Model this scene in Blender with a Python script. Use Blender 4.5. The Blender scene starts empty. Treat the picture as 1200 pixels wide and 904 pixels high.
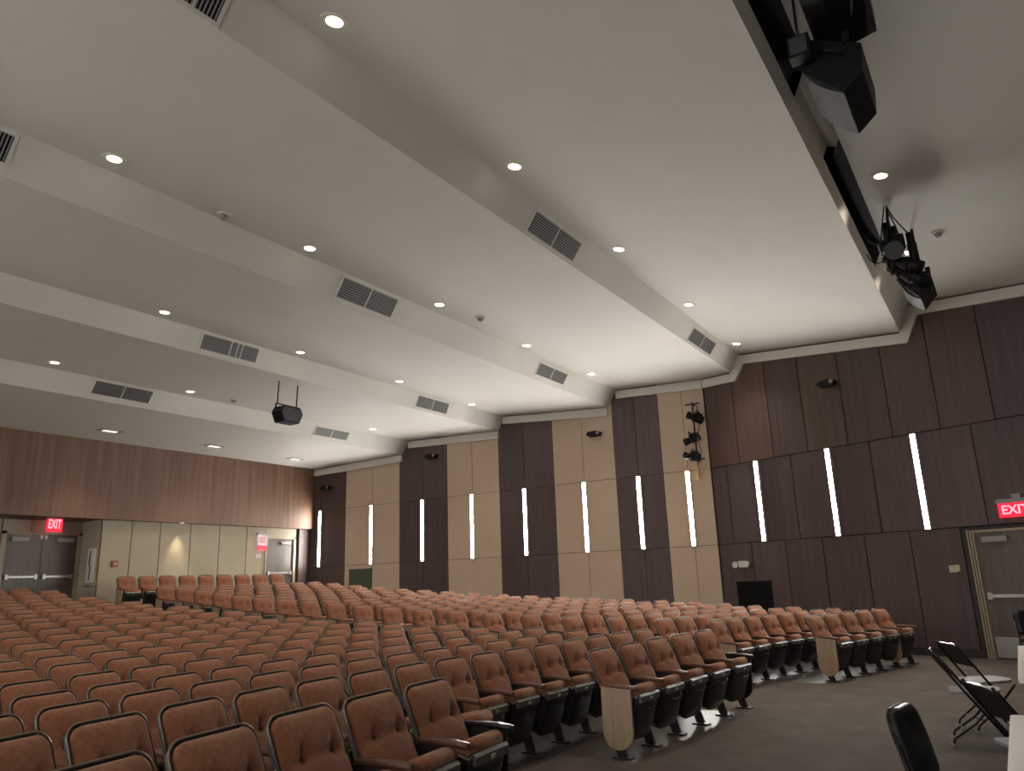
import bpy, bmesh, math, random
from mathutils import Vector, Matrix
random.seed(7)
PI=math.pi
scn=bpy.context.scene
COL=scn.collection

# ------------------------------------------------------------------ camera
F=895.0; CX,CY=600.0,452.0; CAMH=1.54
def un(v): v=Vector(v); return v.normalized()
_vx=un((1192-CX,661-CY,F)); _vy=un((-854-CX,733-CY,F))
_vy=(_vy-_vx*_vx.dot(_vy)).normalized(); _vz=_vx.cross(_vy)
# columns of world axes in camera frame -> world = rows dot cam
def ray(px,py):
    c=Vector((px-CX,py-CY,F)); return Vector((_vx.dot(c),_vy.dot(c),_vz.dot(c)))
O=Vector((0,0,CAMH))
def on_plane(px,py,p,n):
    r=ray(px,py); p=Vector(p); n=Vector(n); return O+r*((p-O).dot(n)/r.dot(n))
def at_z(px,py,z): return on_plane(px,py,(0,0,z),(0,0,1))
def at_x(px,py,x): return on_plane(px,py,(x,0,0),(1,0,0))
def at_y(px,py,y): return on_plane(px,py,(0,y,0),(0,1,0))
cam=bpy.data.cameras.new('camera'); camo=bpy.data.objects.new('camera',cam); COL.objects.link(camo)
right=Vector((_vx[0],_vy[0],_vz[0])); down=Vector((_vx[1],_vy[1],_vz[1])); fwd=Vector((_vx[2],_vy[2],_vz[2]))
M4=Matrix((( right[0],-down[0],-fwd[0],0),(right[1],-down[1],-fwd[1],0),(right[2],-down[2],-fwd[2],CAMH),(0,0,0,1)))
camo.matrix_world=M4
cam.sensor_width=36; cam.lens=36*F/1200; cam.clip_start=.02; cam.clip_end=200
scn.camera=camo

# ------------------------------------------------------------------ materials
def mat(name,col,rough=.6,metal=0,spec=None,var=.0,scale=8,bump=0,bscale=60,stretch=None,col2=None,emit=None,estr=0,coat=0,detail=4):
    m=bpy.data.materials.new(name); m.use_nodes=True; nt=m.node_tree; N=nt.nodes; L=nt.links
    b=N['Principled BSDF']; b.inputs['Base Color'].default_value=(*col,1)
    b.inputs['Roughness'].default_value=rough; b.inputs['Metallic'].default_value=metal
    if spec is not None: b.inputs['Specular IOR Level'].default_value=spec
    if coat: b.inputs['Coat Weight'].default_value=coat
    if emit: b.inputs['Emission Color'].default_value=(*emit,1); b.inputs['Emission Strength'].default_value=estr
    if var or col2 or bump or stretch:
        tc=N.new('ShaderNodeTexCoord'); mp=N.new('ShaderNodeMapping'); L.new(tc.outputs['Object'],mp.inputs[0])
        if stretch: mp.inputs['Scale'].default_value=stretch
        if var or col2:
            nz=N.new('ShaderNodeTexNoise'); nz.inputs['Scale'].default_value=scale; nz.inputs['Detail'].default_value=detail
            L.new(mp.outputs[0],nz.inputs['Vector'])
            mx=N.new('ShaderNodeMix'); mx.data_type='RGBA'
            c2=col2 if col2 else tuple(c*(1-var) for c in col); c1=col if col2 else tuple(min(1,c*(1+var)) for c in col)
            mx.inputs['A'].default_value=(*c1,1); mx.inputs['B'].default_value=(*c2,1)
            mr=N.new('ShaderNodeMapRange'); mr.inputs['From Min'].default_value=.3; mr.inputs['From Max'].default_value=.7
            L.new(nz.outputs['Fac'],mr.inputs['Value']); L.new(mr.outputs[0],mx.inputs['Factor']); L.new(mx.outputs['Result'],b.inputs['Base Color'])
        if bump:
            n2=N.new('ShaderNodeTexNoise'); n2.inputs['Scale'].default_value=bscale; n2.inputs['Detail'].default_value=2
            L.new(mp.outputs[0],n2.inputs['Vector']); bp=N.new('ShaderNodeBump'); bp.inputs['Strength'].default_value=bump; bp.inputs['Distance'].default_value=.01
            L.new(n2.outputs['Fac'],bp.inputs['Height']); L.new(bp.outputs[0],b.inputs['Normal'])
    return m
def woodmat(name,c1,c2,rough=.45,per_obj=.12,sx=14,sz=.5):
    m=bpy.data.materials.new(name); m.use_nodes=True; nt=m.node_tree; N=nt.nodes; L=nt.links; b=N['Principled BSDF']
    tc=N.new('ShaderNodeTexCoord'); mp=N.new('ShaderNodeMapping'); mp.inputs['Scale'].default_value=(sx,sx,sz); L.new(tc.outputs['Object'],mp.inputs[0])
    oi=N.new('ShaderNodeObjectInfo'); ad=N.new('ShaderNodeVectorMath'); ad.operation='ADD'
    sc=N.new('ShaderNodeMath'); sc.operation='MULTIPLY'; sc.inputs[1].default_value=37; L.new(oi.outputs['Random'],sc.inputs[0])
    L.new(mp.outputs[0],ad.inputs[0]); L.new(sc.outputs[0],ad.inputs[1])
    nz=N.new('ShaderNodeTexNoise'); nz.inputs['Scale'].default_value=1.0; nz.inputs['Detail'].default_value=6; nz.inputs['Roughness'].default_value=.65
    L.new(ad.outputs[0],nz.inputs['Vector'])
    mr=N.new('ShaderNodeMapRange'); mr.inputs['From Min'].default_value=.32; mr.inputs['From Max'].default_value=.68; L.new(nz.outputs['Fac'],mr.inputs['Value'])
    mx=N.new('ShaderNodeMix'); mx.data_type='RGBA'; mx.inputs['A'].default_value=(*c1,1); mx.inputs['B'].default_value=(*c2,1); L.new(mr.outputs[0],mx.inputs['Factor'])
    hs=N.new('ShaderNodeHueSaturation'); L.new(mx.outputs['Result'],hs.inputs['Color'])
    m2=N.new('ShaderNodeMapRange'); m2.inputs['To Min'].default_value=1-per_obj; m2.inputs['To Max'].default_value=1+per_obj; L.new(oi.outputs['Random'],m2.inputs['Value']); L.new(m2.outputs[0],hs.inputs['Value'])
    L.new(hs.outputs[0],b.inputs['Base Color']); b.inputs['Roughness'].default_value=rough
    return m
def emat(name,col,s):
    m=bpy.data.materials.new(name); m.use_nodes=True; b=m.node_tree.nodes['Principled BSDF']
    b.inputs['Base Color'].default_value=((.8,.8,.8,1) if 'exit' not in name else (.03,.02,.02,1)); b.inputs['Emission Color'].default_value=(*col,1); b.inputs['Emission Strength'].default_value=s
    return m
MT=dict(
 ceil=mat('ceiling_paint',(.60,.585,.54),.62,var=.02,scale=1.5,bump=.05,bscale=120),
 trim=mat('trim_paint',(.62,.60,.55),.6),
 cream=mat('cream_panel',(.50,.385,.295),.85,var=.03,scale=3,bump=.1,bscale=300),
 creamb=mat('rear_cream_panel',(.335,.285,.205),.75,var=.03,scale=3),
 dark=woodmat('dark_walnut_laminate',(.056,.034,.034),(.092,.058,.056),.52,.14),
 rust=woodmat('walnut_laminate',(.068,.038,.032),(.115,.062,.047),.52,.22),
 band=woodmat('rear_band_wood',(.118,.060,.038),(.205,.108,.066),.62,.03,9,.35),
 seam=mat('seam_black',(.012,.010,.010),.9),
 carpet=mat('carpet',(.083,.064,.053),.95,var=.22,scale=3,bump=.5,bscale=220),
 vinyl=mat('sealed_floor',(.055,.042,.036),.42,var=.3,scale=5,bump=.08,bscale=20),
 wall=mat('plain_wall',(.30,.27,.24),.8),
 fabric=mat('seat_fabric',(.27,.112,.062),.92,col2=(.195,.078,.044),scale=38,bump=.35,bscale=260,spec=.2),
 shell=mat('seat_shell',(.020,.017,.016),.5),
 rim=mat('seat_rim',(.20,.155,.13),.30,metal=.5),
 pan=mat('seat_pan_plastic',(.0125,.0125,.0135),.42,var=.2,scale=30),
 panl=mat('seat_pan_label',(.085,.078,.072),.38),
 tag=mat('number_tag',(.50,.42,.28),.4,metal=.3),
 arm=mat('armrest_plastic',(.105,.045,.030),.30),
 armb=mat('armrest_black',(.010,.010,.011),.28),
 post=mat('standard_steel',(.010,.009,.009),.4),
 endw=woodmat('end_panel_oak',(.25,.175,.115),(.36,.26,.18),.45,.06,30,1.2),
 black=mat('black_paint',(.0035,.0035,.004),.55,spec=.25),
 blackm=mat('black_metal',(.006,.006,.0065),.35,spec=.35),
 grille=mat('speaker_grille',(.016,.0175,.021),.5,bump=.8,bscale=300,var=.5,scale=160),
 chrome=mat('chrome',(.72,.72,.72),.2,metal=1),
 steel=mat('brushed_steel',(.42,.41,.40),.38,metal=.85),
 brass=mat('brass_pipe',(.55,.38,.16),.35,metal=.8),
 white=mat('white_plastic',(.55,.54,.51),.45),
 grey=mat('grey_plastic',(.24,.238,.235),.45),
 doorw=woodmat('door_wood',(.070,.051,.045),(.115,.086,.075),.4,.05,16,.9),
 frame=mat('door_frame',(.30,.25,.175),.45),
 framed=mat('dark_recess',(.018,.015,.015),.6),
 tablet=mat('table_laminate',(.74,.72,.67),.42,col2=(.62,.60,.56),scale=120),
 seatg=mat('folding_seat_grey',(.19,.19,.20),.6),
 vinylb=mat('black_vinyl',(.0035,.004,.005),.36,spec=.3),
 lens=mat('dull_lens',(.045,.05,.052),.3),
 green=mat('green_grey_vent',(.085,.105,.07),.5),
 red=mat('fire_alarm_red',(.28,.07,.04),.5),
 strip=emat('light_strip_diffuser',(1,.97,.90),20),
 lamp=emat('downlight_glow',(1,.80,.56),1.2),
 lampw=emat('downlight_white',(1,.93,.84),.16),
 exitr=emat('exit_red_glow',(1,.008,.045),.15),
 exitl=emat('exit_letters',(1,.42,.50),.17),
 exitw=emat('exit_white_face',(1,.78,.78),.10),
 exitrl=emat('exit_red_letters',(.8,.02,.06),.08),
)

_f=MT['fabric'].node_tree.nodes['Principled BSDF']; _f.inputs['Sheen Weight'].default_value=.35; _f.inputs['Sheen Roughness'].default_value=.4; _f.inputs['Sheen Tint'].default_value=(1,.75,.6,1)
# ------------------------------------------------------------------ mesh helpers
class MB:
    def __init__(s): s.v=[]; s.f=[]; s.mi=[]; s.sm=[]
    def quad(s,pts,mi=0,sm=False):
        n=len(s.v); s.v+= [tuple(p) for p in pts]; s.f.append(tuple(range(n,n+len(pts)))); s.mi.append(mi); s.sm.append(sm); return s
    def box(s,x0,x1,y0,y1,z0,z1,mi=0,M=None):
        p=[Vector((x,y,z)) for z in (z0,z1) for y in (y0,y1) for x in (x0,x1)]
        if M is not None: p=[M@q for q in p]
        n=len(s.v); s.v+=[tuple(q) for q in p]
        for f in ((0,2,3,1),(4,5,7,6),(0,1,5,4),(2,6,7,3),(0,4,6,2),(1,3,7,5)):
            s.f.append(tuple(n+i for i in f)); s.mi.append(mi); s.sm.append(False)
        return s
    def prism(s,poly,a,b,axis='x',mi=0,M=None,smooth=False):
        # poly: 2D list; axis x: (y,z); axis y: (x,z); axis z: (x,y)
        def P(q,t):
            v={'x':(t,q[0],q[1]),'y':(q[0],t,q[1]),'z':(q[0],q[1],t)}[axis]
            v=Vector(v); return tuple(M@v) if M is not None else tuple(v)
        n=len(s.v); k=len(poly); s.v+=[P(q,a) for q in poly]+[P(q,b) for q in poly]
        s.f.append(tuple(range(n,n+k))[::-1]); s.f.append(tuple(range(n+k,n+2*k))); s.mi+=[mi,mi]; s.sm+=[False,False]
        for i in range(k):
            j=(i+1)%k; s.f.append((n+i,n+j,n+k+j,n+k+i)); s.mi.append(mi); s.sm.append(smooth)
        return s
    def tube(s,pts,r,mi=0,seg=8,closed=False,M=None,cap=True):
        pts=[Vector(p) for p in pts]; k=len(pts); n=len(s.v)
        rr=r if isinstance(r,(list,tuple)) else [r]*k
        prev=None
        for i,p in enumerate(pts):
            if closed: t=(pts[(i+1)%k]-pts[i-1])
            else: t=(pts[min(i+1,k-1)]-pts[max(i-1,0)])
            t=t.normalized()
            if prev is None:
                a=Vector((0,0,1)) if abs(t.z)<.9 else Vector((1,0,0)); u=t.cross(a).normalized()
            else:
                u=(prev-t*prev.dot(t)).normalized()
            prev=u; w=t.cross(u)
            for j in range(seg):
                an=2*PI*j/seg; q=p+(u*math.cos(an)+w*math.sin(an))*rr[i]
                if M is not None: q=M@q
                s.v.append(tuple(q))
        for i in range(k if closed else k-1):
            for j in range(seg):
                a=n+i*seg+j; b=n+i*seg+(j+1)%seg; c=n+((i+1)%k)*seg+(j+1)%seg; d=n+((i+1)%k)*seg+j
                s.f.append((a,b,c,d)); s.mi.append(mi); s.sm.append(True)
        if cap and not closed:
            s.f.append(tuple(n+j for j in range(seg))[::-1]); s.f.append(tuple(n+(k-1)*seg+j for j in range(seg))); s.mi+=[mi,mi]; s.sm+=[False,False]
        return s
    def cyl(s,a,b,r,r2=None,mi=0,seg=16,M=None): return s.tube([a,b],[r,r if r2 is None else r2],mi,seg,M=M)
    def pad(s,W,Hh,T,rt,rb,nu=10,nv=12,mi=0,puff=.0,crease=None,M=None,back=0.0):
        """rounded-rectangle cushion in local x (width) / z (height), front towards -y, thickness T"""
        n=len(s.v)
        def hw(z):
            w=W/2
            if z>Hh-rt: d=z-(Hh-rt); w=W/2-rt+math.sqrt(max(0,rt*rt-d*d))
            elif z<rb: d=rb-z; w=W/2-rb+math.sqrt(max(0,rb*rb-d*d))
            return w
        zs=[]
        for j in range(nv+1):
            t=j/nv; zs.append(Hh*(.5-.5*math.cos(PI*t))*.55+Hh*t*.45)
        def add(x,y,z):
            q=Vector((x,y,z)); 
            if M is not None: q=M@q
            s.v.append(tuple(q))
        for j,z in enumerate(zs):
            w=hw(min(max(z,1e-4),Hh-1e-4))
            for i in range(nu+1):
                u=-math.cos(PI*i/nu)*.5+(-1+2*i/nu)*.5
                x=u*w; ev=2*z/Hh-1
                e=max(abs(u)**5,abs(ev)**8); y=-T*(1-.75*e) - puff*(1-u*u)*(1-ev*ev)
                if crease:
                    zc,dep,bx=crease
                    y+=dep*math.exp(-((z-zc+.02*max(0,abs(x)-bx)/.1)/.02)**2)*(1-u*u*.5)*.42
                    for q in (-bx,bx): y+=dep*math.exp(-((x-q)**2/.0007+(z-zc-.012)**2/.0024))
                add(x,y,z)
        a0=n
        for j in range(nv):
            for i in range(nu):
                a=a0+j*(nu+1)+i; s.f.append((a,a+1,a+nu+2,a+nu+1)); s.mi.append(mi); s.sm.append(True)
        # outline ring -> back
        ring=[a0+i for i in range(nu+1)]+[a0+j*(nu+1)+nu for j in range(1,nv+1)]+[a0+nv*(nu+1)+i for i in range(nu-1,-1,-1)]+[a0+j*(nu+1) for j in range(nv-1,0,-1)]
        m=len(s.v)
        for r in ring:
            if M is not None:
                q=M.inverted()@Vector(s.v[r]); q.y=back; s.v.append(tuple(M@q))
            else: q=s.v[r]; s.v.append((q[0],back,q[2]))
        k=len(ring)
        for i in range(k):
            j=(i+1)%k; s.f.append((ring[i],m+i,m+j,ring[j])); s.mi.append(mi); s.sm.append(False)
        s.f.append(tuple(m+i for i in range(k))); s.mi.append(mi); s.sm.append(False)
        return s
    def build(s,name,mats,parent=None,origin=None):
        me=bpy.data.meshes.new(name); 
        v=s.v if origin is None else [tuple(Vector(q)-Vector(origin)) for q in s.v]
        me.from_pydata(v,[],s.f)
        for m in (mats if isinstance(mats,(list,tuple)) else [mats]): me.materials.append(MT[m] if isinstance(m,str) else m)
        me.polygons.foreach_set('material_index',s.mi); me.polygons.foreach_set('use_smooth',s.sm); me.update()
        bm=bmesh.new(); bm.from_mesh(me); bmesh.ops.remove_doubles(bm,verts=bm.verts,dist=1e-5) if False else None
        bmesh.ops.recalc_face_normals(bm,faces=bm.faces); bm.to_mesh(me); bm.free()
        o=bpy.data.objects.new(name,me); COL.objects.link(o)
        if origin is not None: o.location=origin
        if parent: o.parent=parent
        return o
def tag(o,label,cat,group=None,kind=None):
    if label: o['label']=label
    if cat: o['category']=cat
    if group: o['group']=group
    if kind: o['kind']=kind
    return o
def thing(name,label,cat,loc=(0,0,0),rz=0,group=None,M=None):
    o=bpy.data.objects.new(name,None); o.empty_display_size=.1; COL.objects.link(o)
    if M is not None: o.matrix_world=M
    else: o.location=loc; o.rotation_euler=(0,0,rz)
    return tag(o,label,cat,group)
def struct(o,label=None,cat=None):
    o['kind']='structure'
    if label: o['label']=label
    if cat: o['category']=cat
    return o
def copy_tree(o,parent=None):
    c=o.copy(); COL.objects.link(c); c.parent=parent
    for ch in list(o.children): copy_tree(ch,c)
    return c
def text_mesh(name,txt,size,depth,M,m,parent):
    cu=bpy.data.curves.new(name,'FONT'); cu.body=txt; cu.size=size; cu.extrude=depth; cu.align_x='CENTER'; cu.align_y='CENTER'; cu.offset=size*.02
    t=bpy.data.objects.new('tmp',cu); COL.objects.link(t); dg=bpy.context.evaluated_depsgraph_get()
    me=bpy.data.meshes.new_from_object(t.evaluated_get(dg)); bpy.data.objects.remove(t)
    me.transform(M); me.materials.clear(); me.materials.append(MT[m]); o=bpy.data.objects.new(name,me); COL.objects.link(o); o.parent=parent
    return o

# ------------------------------------------------------------------ the hall
D=17.79                                  # side wall plane
SA=Vector((16.36,1.97,0)); SDv=Vector((.361,.9326,0)).normalized(); SN=Vector((SDv.y,-SDv.x,0))   # splayed front part of the side wall
def sx(y): return SA.x+(y-SA.y)*SDv.x/SDv.y
def at_s(px,py): return on_plane(px,py,SA,SN)
YC=5.72                                  # corner between the two
# ceiling profile (y,z) stage -> rear
PROF=[(-7.5,5.35),(-.88,6.22),(.95,6.46),(1.18,5.97),(4.66,6.50),(4.92,6.13),(8.03,6.27),(8.30,5.85),(11.56,6.09),(11.72,5.69),(15.02,5.82),(15.29,5.43),(19.25,5.36)]
def ceil_z(y):
    for (a,b) in zip(PROF,PROF[1:]):
        if a[0]<=y<=b[0]: return a[1]+(b[1]-a[1])*(y-a[0])/(b[0]-a[0])
    return PROF[-1][1]
XL=-5.0
def seg_plane(i):
    (y0,z0),(y1,z1)=PROF[i],PROF[i+1]; return Vector((0,y0,z0)),Vector((0,-(z1-z0),(y1-y0))).normalized()
def at_seg(px,py,i): p,n=seg_plane(i); return on_plane(px,py,p,n)

# row geometry: arcs about a point in front of the stage
C0=Vector((6.5,-21.0,0))
ROWY=[3.03,3.93,4.74,5.53,6.33,7.12,7.92,8.69,9.46,10.23,10.97,11.70,12.43,13.15,13.88,14.58,15.25,15.93,16.62,17.38,18.42]
ROWH=[0,.0,.02,.04,.07,.11,.14,.18,.22,.26,.305,.355,.405,.46,.51,.56,.63,.70,.77,.83,1.09]
RHO=[math.hypot(4.7,y-C0.y) for y in ROWY]; RHO[0]=24.50; RHO[-1]=math.hypot(4.35,39.45)
ROWC=[0,0,0,.005,.015,.035,.065,.085,.115,.145,.185,.235,.305,.355,.405,.465,.515,.575,.645,.735,.815,.89]
RHOC=[24.50]+[math.hypot(3.1,4.07+.815*k-C0.y) for k in range(20)]; ROWC=ROWC[1:]
for _k,_d in ((1,.10),(2,.10),(3,.07),(4,.03)): RHOC[_k]+=_d
def interp(r,T,Q):
    if r<=Q[0]: return T[0]
    for i in range(len(Q)-1):
        if r<=Q[i+1]: return T[i]+(T[i+1]-T[i])*(r-Q[i])/(Q[i+1]-Q[i])
    return T[-1]
def prof(r,x,y):
    t=min(1,max(0,(x-9.6)/1.4)); h=interp(r,ROWC,RHOC)*(1-t)+interp(r,ROWH,RHO)*t
    e=.05*min(1,max(0,(7-x)/4))*min(1,max(0,(27.2-r)/1.8)); e*=min(1,max(0,(r-23)/1.0))
    return h+e
def floor_h(x,y):
    return prof(math.hypot(x-C0.x,y-C0.y)+.335,x,y)
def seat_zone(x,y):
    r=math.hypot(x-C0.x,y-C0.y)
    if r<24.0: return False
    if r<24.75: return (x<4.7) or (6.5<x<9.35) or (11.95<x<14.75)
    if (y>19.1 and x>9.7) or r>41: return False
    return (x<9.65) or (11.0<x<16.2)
b=MB(); nx,ny=290,350
xs=[XL+(18.2-XL)*i/nx for i in range(nx+1)]; ysx=[-7.5+(20.6+7.5)*j/ny for j in range(ny+1)]
g={}
for j,y in enumerate(ysx):
    for i,x in enumerate(xs): g[i,j]=len(b.v); b.v.append((x,y,floor_h(x,y)))
for j in range(ny):
    for i in range(nx):
        b.f.append((g[i,j],g[i+1,j],g[i+1,j+1],g[i,j+1])); b.sm.append(True)
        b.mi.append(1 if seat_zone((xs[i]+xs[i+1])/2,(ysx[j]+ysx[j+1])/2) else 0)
struct(b.build('floor',['carpet','vinyl']),'dark brown raked auditorium floor, carpet in front and aisles, sealed under seats','floor')
# slab body below the floor
# ceiling
b=MB(); k=len(PROF)
poly=[(y,z) for y,z in PROF]+[(19.6,PROF[-1][1]),(19.6,7.2),(-7.6,7.2),(-7.6,PROF[0][1])]
# split so the niches of the stage-side riser can be open: riser segment built by hand
SK=2
for i in range(len(PROF)-1):
    if i==SK: continue
    (y0,z0),(y1,z1)=PROF[i],PROF[i+1]
    b.quad([(XL,y0,z0),(18.4,y0,z0),(18.4,y1,z1),(XL,y1,z1)])
(y0,z0),(y1,z1)=PROF[SK],PROF[SK+1]
def rp(x,t,dn=0):   # t=0 lower lip, 1 top ; dn pushes into the void
    n=Vector((0,z1-z0,-(y1-y0)))  # placeholder
    nn=Vector((0,(z0-z1),(y0-y1)*-1)).normalized()
    nn=Vector((0,.905,.426))
    p=Vector((x,y1+(y0-y1)*t,z1+(z0-z1)*t))+nn*dn; return p
nA0=at_y(918,60,1.12).x-4.5; nA1=at_y(927,118,1.12).x+.15; nB0=at_y(974,212,1.10).x; nB1=at_y(1029,318,1.08).x
TL=.30
def rq(xa,xb,ta,tb,dn=0,mi=0): b.quad([rp(xa,ta,dn),rp(xb,ta,dn),rp(xb,tb,dn),rp(xa,tb,dn)],mi)
rq(XL,18.4,0,TL)
for xa,xb in ((XL,nA0),(nB1,18.4)): rq(xa,xb,TL,1)
rq(nA1,nB0,TL,.8,.10); rq(nA1,nB0,.8,1,.0)
b.quad([rp(nA1,TL,0),rp(nB0,TL,0),rp(nB0,TL,.10),rp(nA1,TL,.10)]); b.quad([rp(nA1,.8,0),rp(nB0,.8,0),rp(nB0,.8,.10),rp(nA1,.8,.10)])
for xa in (nA1,nB0): b.quad([rp(xa,TL,0),rp(xa,.8,0),rp(xa,.8,.10),rp(xa,TL,.10)])
for xa,xb in ((nA0,nA1),(nB0,nB1)):
    rq(xa,xb,TL,1,.5,1)
    b.quad([rp(xa,TL,0),rp(xb,TL,0),rp(xb,TL,.5),rp(xa,TL,.5)],1); b.quad([rp(xa,1,0),rp(xb,1,0),rp(xb,1,.5),rp(xa,1,.5)],1)
    b.quad([rp(xa,TL,0),rp(xa,1,0),rp(xa,1,.5),rp(xa,TL,.5)],1); b.quad([rp(xb,TL,0),rp(xb,1,0),rp(xb,1,.5),rp(xb,TL,.5)],1)
b.quad([(XL,-7.5,7.3),(18.4,-7.5,7.3),(18.4,19.6,7.3),(XL,19.6,7.3)])
struct(b.build('ceiling',['ceil','framed']),'stepped white plaster ceiling sloping in five bays towards the stage','ceiling')

# side wall with panels
def wall_panels(parent,segs,zb,fpos,th=.035,gap=.012):
    pass
def along(y,off):      # point on the side wall line at hall position y, off = distance into the room
    if y>=YC: return Vector((D-off,y,0))
    return Vector((sx(y),y,0))-SN*off*(1 if SN.x>0 else -1)
# backing slabs
b=MB(); b.prism([(D,YC),(D,19.6),(D+.25,19.6),(D+.25,YC)],-.05,7.3,'z')
yE=-7.5
b.prism([(sx(YC),YC),(D+.25,YC),(sx(yE)+.25,yE),(sx(yE),yE)],-.05,7.3,'z')
wr=struct(b.build('wall_right','seam'),'long side wall of dark walnut and cream panels with vertical light strips','wall')
def panel(y0,y1,za,zb,m,name,th=.035,gap=.009,yref=None):
    # quadrilateral panel between y0<y1, z za.. zb (zb may be None = up to ceiling)
    y0+=gap;y1-=gap
    if zb is not None:
        b=MB(); za_=za+gap; zb_=zb-gap
        P=[along(y0,0.002),along(y1,0.002),along(y1,th),along(y0,th)]
        b.prism([(p.x,p.y) for p in P],za_,zb_,'z')
    else:
        ys=[y0]+[p[0] for p in PROF if y0<p[0]<y1]+[y1]
        b=MB()
        for a,c in zip(ys,ys[1:]):
            q=[along(a,.002),along(c,.002),along(c,th),along(a,th)]
            zt=[ceil_z(a+1e-4),ceil_z(c-1e-4)]; z_=za+gap
            V=[(q[0].x,q[0].y,z_),(q[1].x,q[1].y,z_),(q[2].x,q[2].y,z_),(q[3].x,q[3].y,z_),(q[0].x,q[0].y,zt[0]),(q[1].x,q[1].y,zt[1]),(q[2].x,q[2].y,zt[1]),(q[3].x,q[3].y,zt[0])]
            n=len(b.v); b.v+=V
            for f in ((0,3,2,1),(4,5,6,7),(0,1,5,4),(1,2,6,5),(2,3,7,6),(3,0,4,7)): b.f.append(tuple(n+i for i in f)); b.mi.append(0); b.sm.append(False)
    return b.build(name,m,wr)
Z1,Z2=2.20,3.98
bays=[(5.745,6.93,6.30,'cream'),(6.93,8.20,7.58,'dark'),(8.20,10.0,9.10,'cream'),(10.0,11.76,10.92,'dark'),(11.76,13.58,12.68,'cream'),(13.58,15.40,14.48,'dark'),(15.40,17.64,16.5,'cream'),(17.64,19.22,18.73,'dark')]
for a,c,mid,m in bays:
    nm='walnut_panel' if m=='dark' else 'cream_panel'
    for (za,zb) in ((0,Z1),(Z2,None)):
        panel(a,mid,za,zb,m,nm,gap=.006); panel(mid,c,za,zb,m,nm,gap=.006)
    panel(a,c,Z1,Z2,m,nm,gap=.006)
up=[YC-.01,4.95,4.10,3.31,2.46,1.60,.76,-.10,-.95,-1.8,-2.65]
for a,c in zip(up[1:],up): panel(a,c,Z2,None,'rust' if random.random()<.45 else 'dark','walnut_panel')
md=[YC-.01,5.31,3.72,2.06,.29,-1.4,-3.1]
for a,c in zip(md[1:],md): panel(a,c,Z1,Z2,'dark','walnut_panel')
lw=[YC-.01,4.88,4.07,3.26,2.41,1.58,.74]
for a,c in zip(lw[1:],lw): panel(a,c,0.12,Z1,'dark','walnut_panel')
for a,c in ((-1.95,-.98),(-3.1,-1.95)): panel(a,c,.12,Z1,'dark','walnut_panel')
b=MB(); P=[along(.62,.002),along(YC-.01,.002),along(YC-.01,.045),along(.62,.045)]
b.prism([(p.x,p.y) for p in P],0,.12,'z'); struct(b.build('baseboard_right','framed'),'black baseboard along the walnut wall','baseboard')
# plain continuation walls (rear, left, stage side)
b=MB(); b.box(XL-.2,XL,-7.5,20.6,-.05,7.3); struct(b.build('wall_left','wall'),'plain far left side wall','wall')
b=MB(); b.box(XL-.2,14,-7.7,-7.5,-.05,7.3); struct(b.build('wall_front','wall'),'plain wall at the stage end','wall')
for o in bpy.data.objects:
    if o.name in('wall_left',): pass
# crown trim following the ceiling
def crown(pts,m='trim',th=.07,w=.235,gap=.035,name='trim_1',risers=True):
    """pts: polyline (y,z); band offset towards the room"""
    n=len(pts); outs=[]
    nor=[]
    for i in range(n-1):
        d=Vector((pts[i+1][0]-pts[i][0],pts[i+1][1]-pts[i][1])).normalized(); nor.append(Vector((d.y,-d.x)))
    def off(i,t):
        if i==0: v=nor[0]; return Vector(pts[i])+v*t
        if i==n-1: return Vector(pts[i])+nor[-1]*t
        a,c=nor[i-1],nor[i]; bis=(a+c).normalized(); return Vector(pts[i])+bis*(t/max(.3,bis.dot(a)))
    b=MB()
    for i in range(n-1):
        q=[off(i,gap),off(i+1,gap),off(i+1,w),off(i,w)]
        if not risers:
            (ya,za),(yb,zb_)=pts[i],pts[i+1]
            if abs(zb_-za)>abs(yb-ya)*.5: continue
            q=[Vector((ya,za-gap)),Vector((yb,zb_-gap)),Vector((yb,zb_-w)),Vector((ya,za-w))]
        V=[]
        for o_ in (.03,.03+th):
            for p in q:
                a=along(p[0],o_); V.append((a.x,a.y,p[1]))
        k=len(b.v); b.v+=V
        for f in ((0,1,2,3),(7,6,5,4),(0,4,5,1),(1,5,6,2),(2,6,7,3),(3,7,4,0)): b.f.append(tuple(k+j for j in f)); b.mi.append(0); b.sm.append(False)
    return struct(b.build(name,m),'pale crown trim stepping along the ceiling edge','trim')
pp=[p for p in PROF if p[0]>-7]; 
pts=[]
for p in [(-4,ceil_z(-4))]+pp[0:] :
    pts.append(p)
ptsA=[p for p in pts if p[0]<YC]+[(YC,ceil_z(YC))]
ptsB=[(YC,ceil_z(YC))]+[p for p in pts if YC<p[0]<19]+[(19.05,ceil_z(19.05))]
crown(ptsA,name='trim_1'); crown(ptsB,name='trim_2',risers=False)

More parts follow.
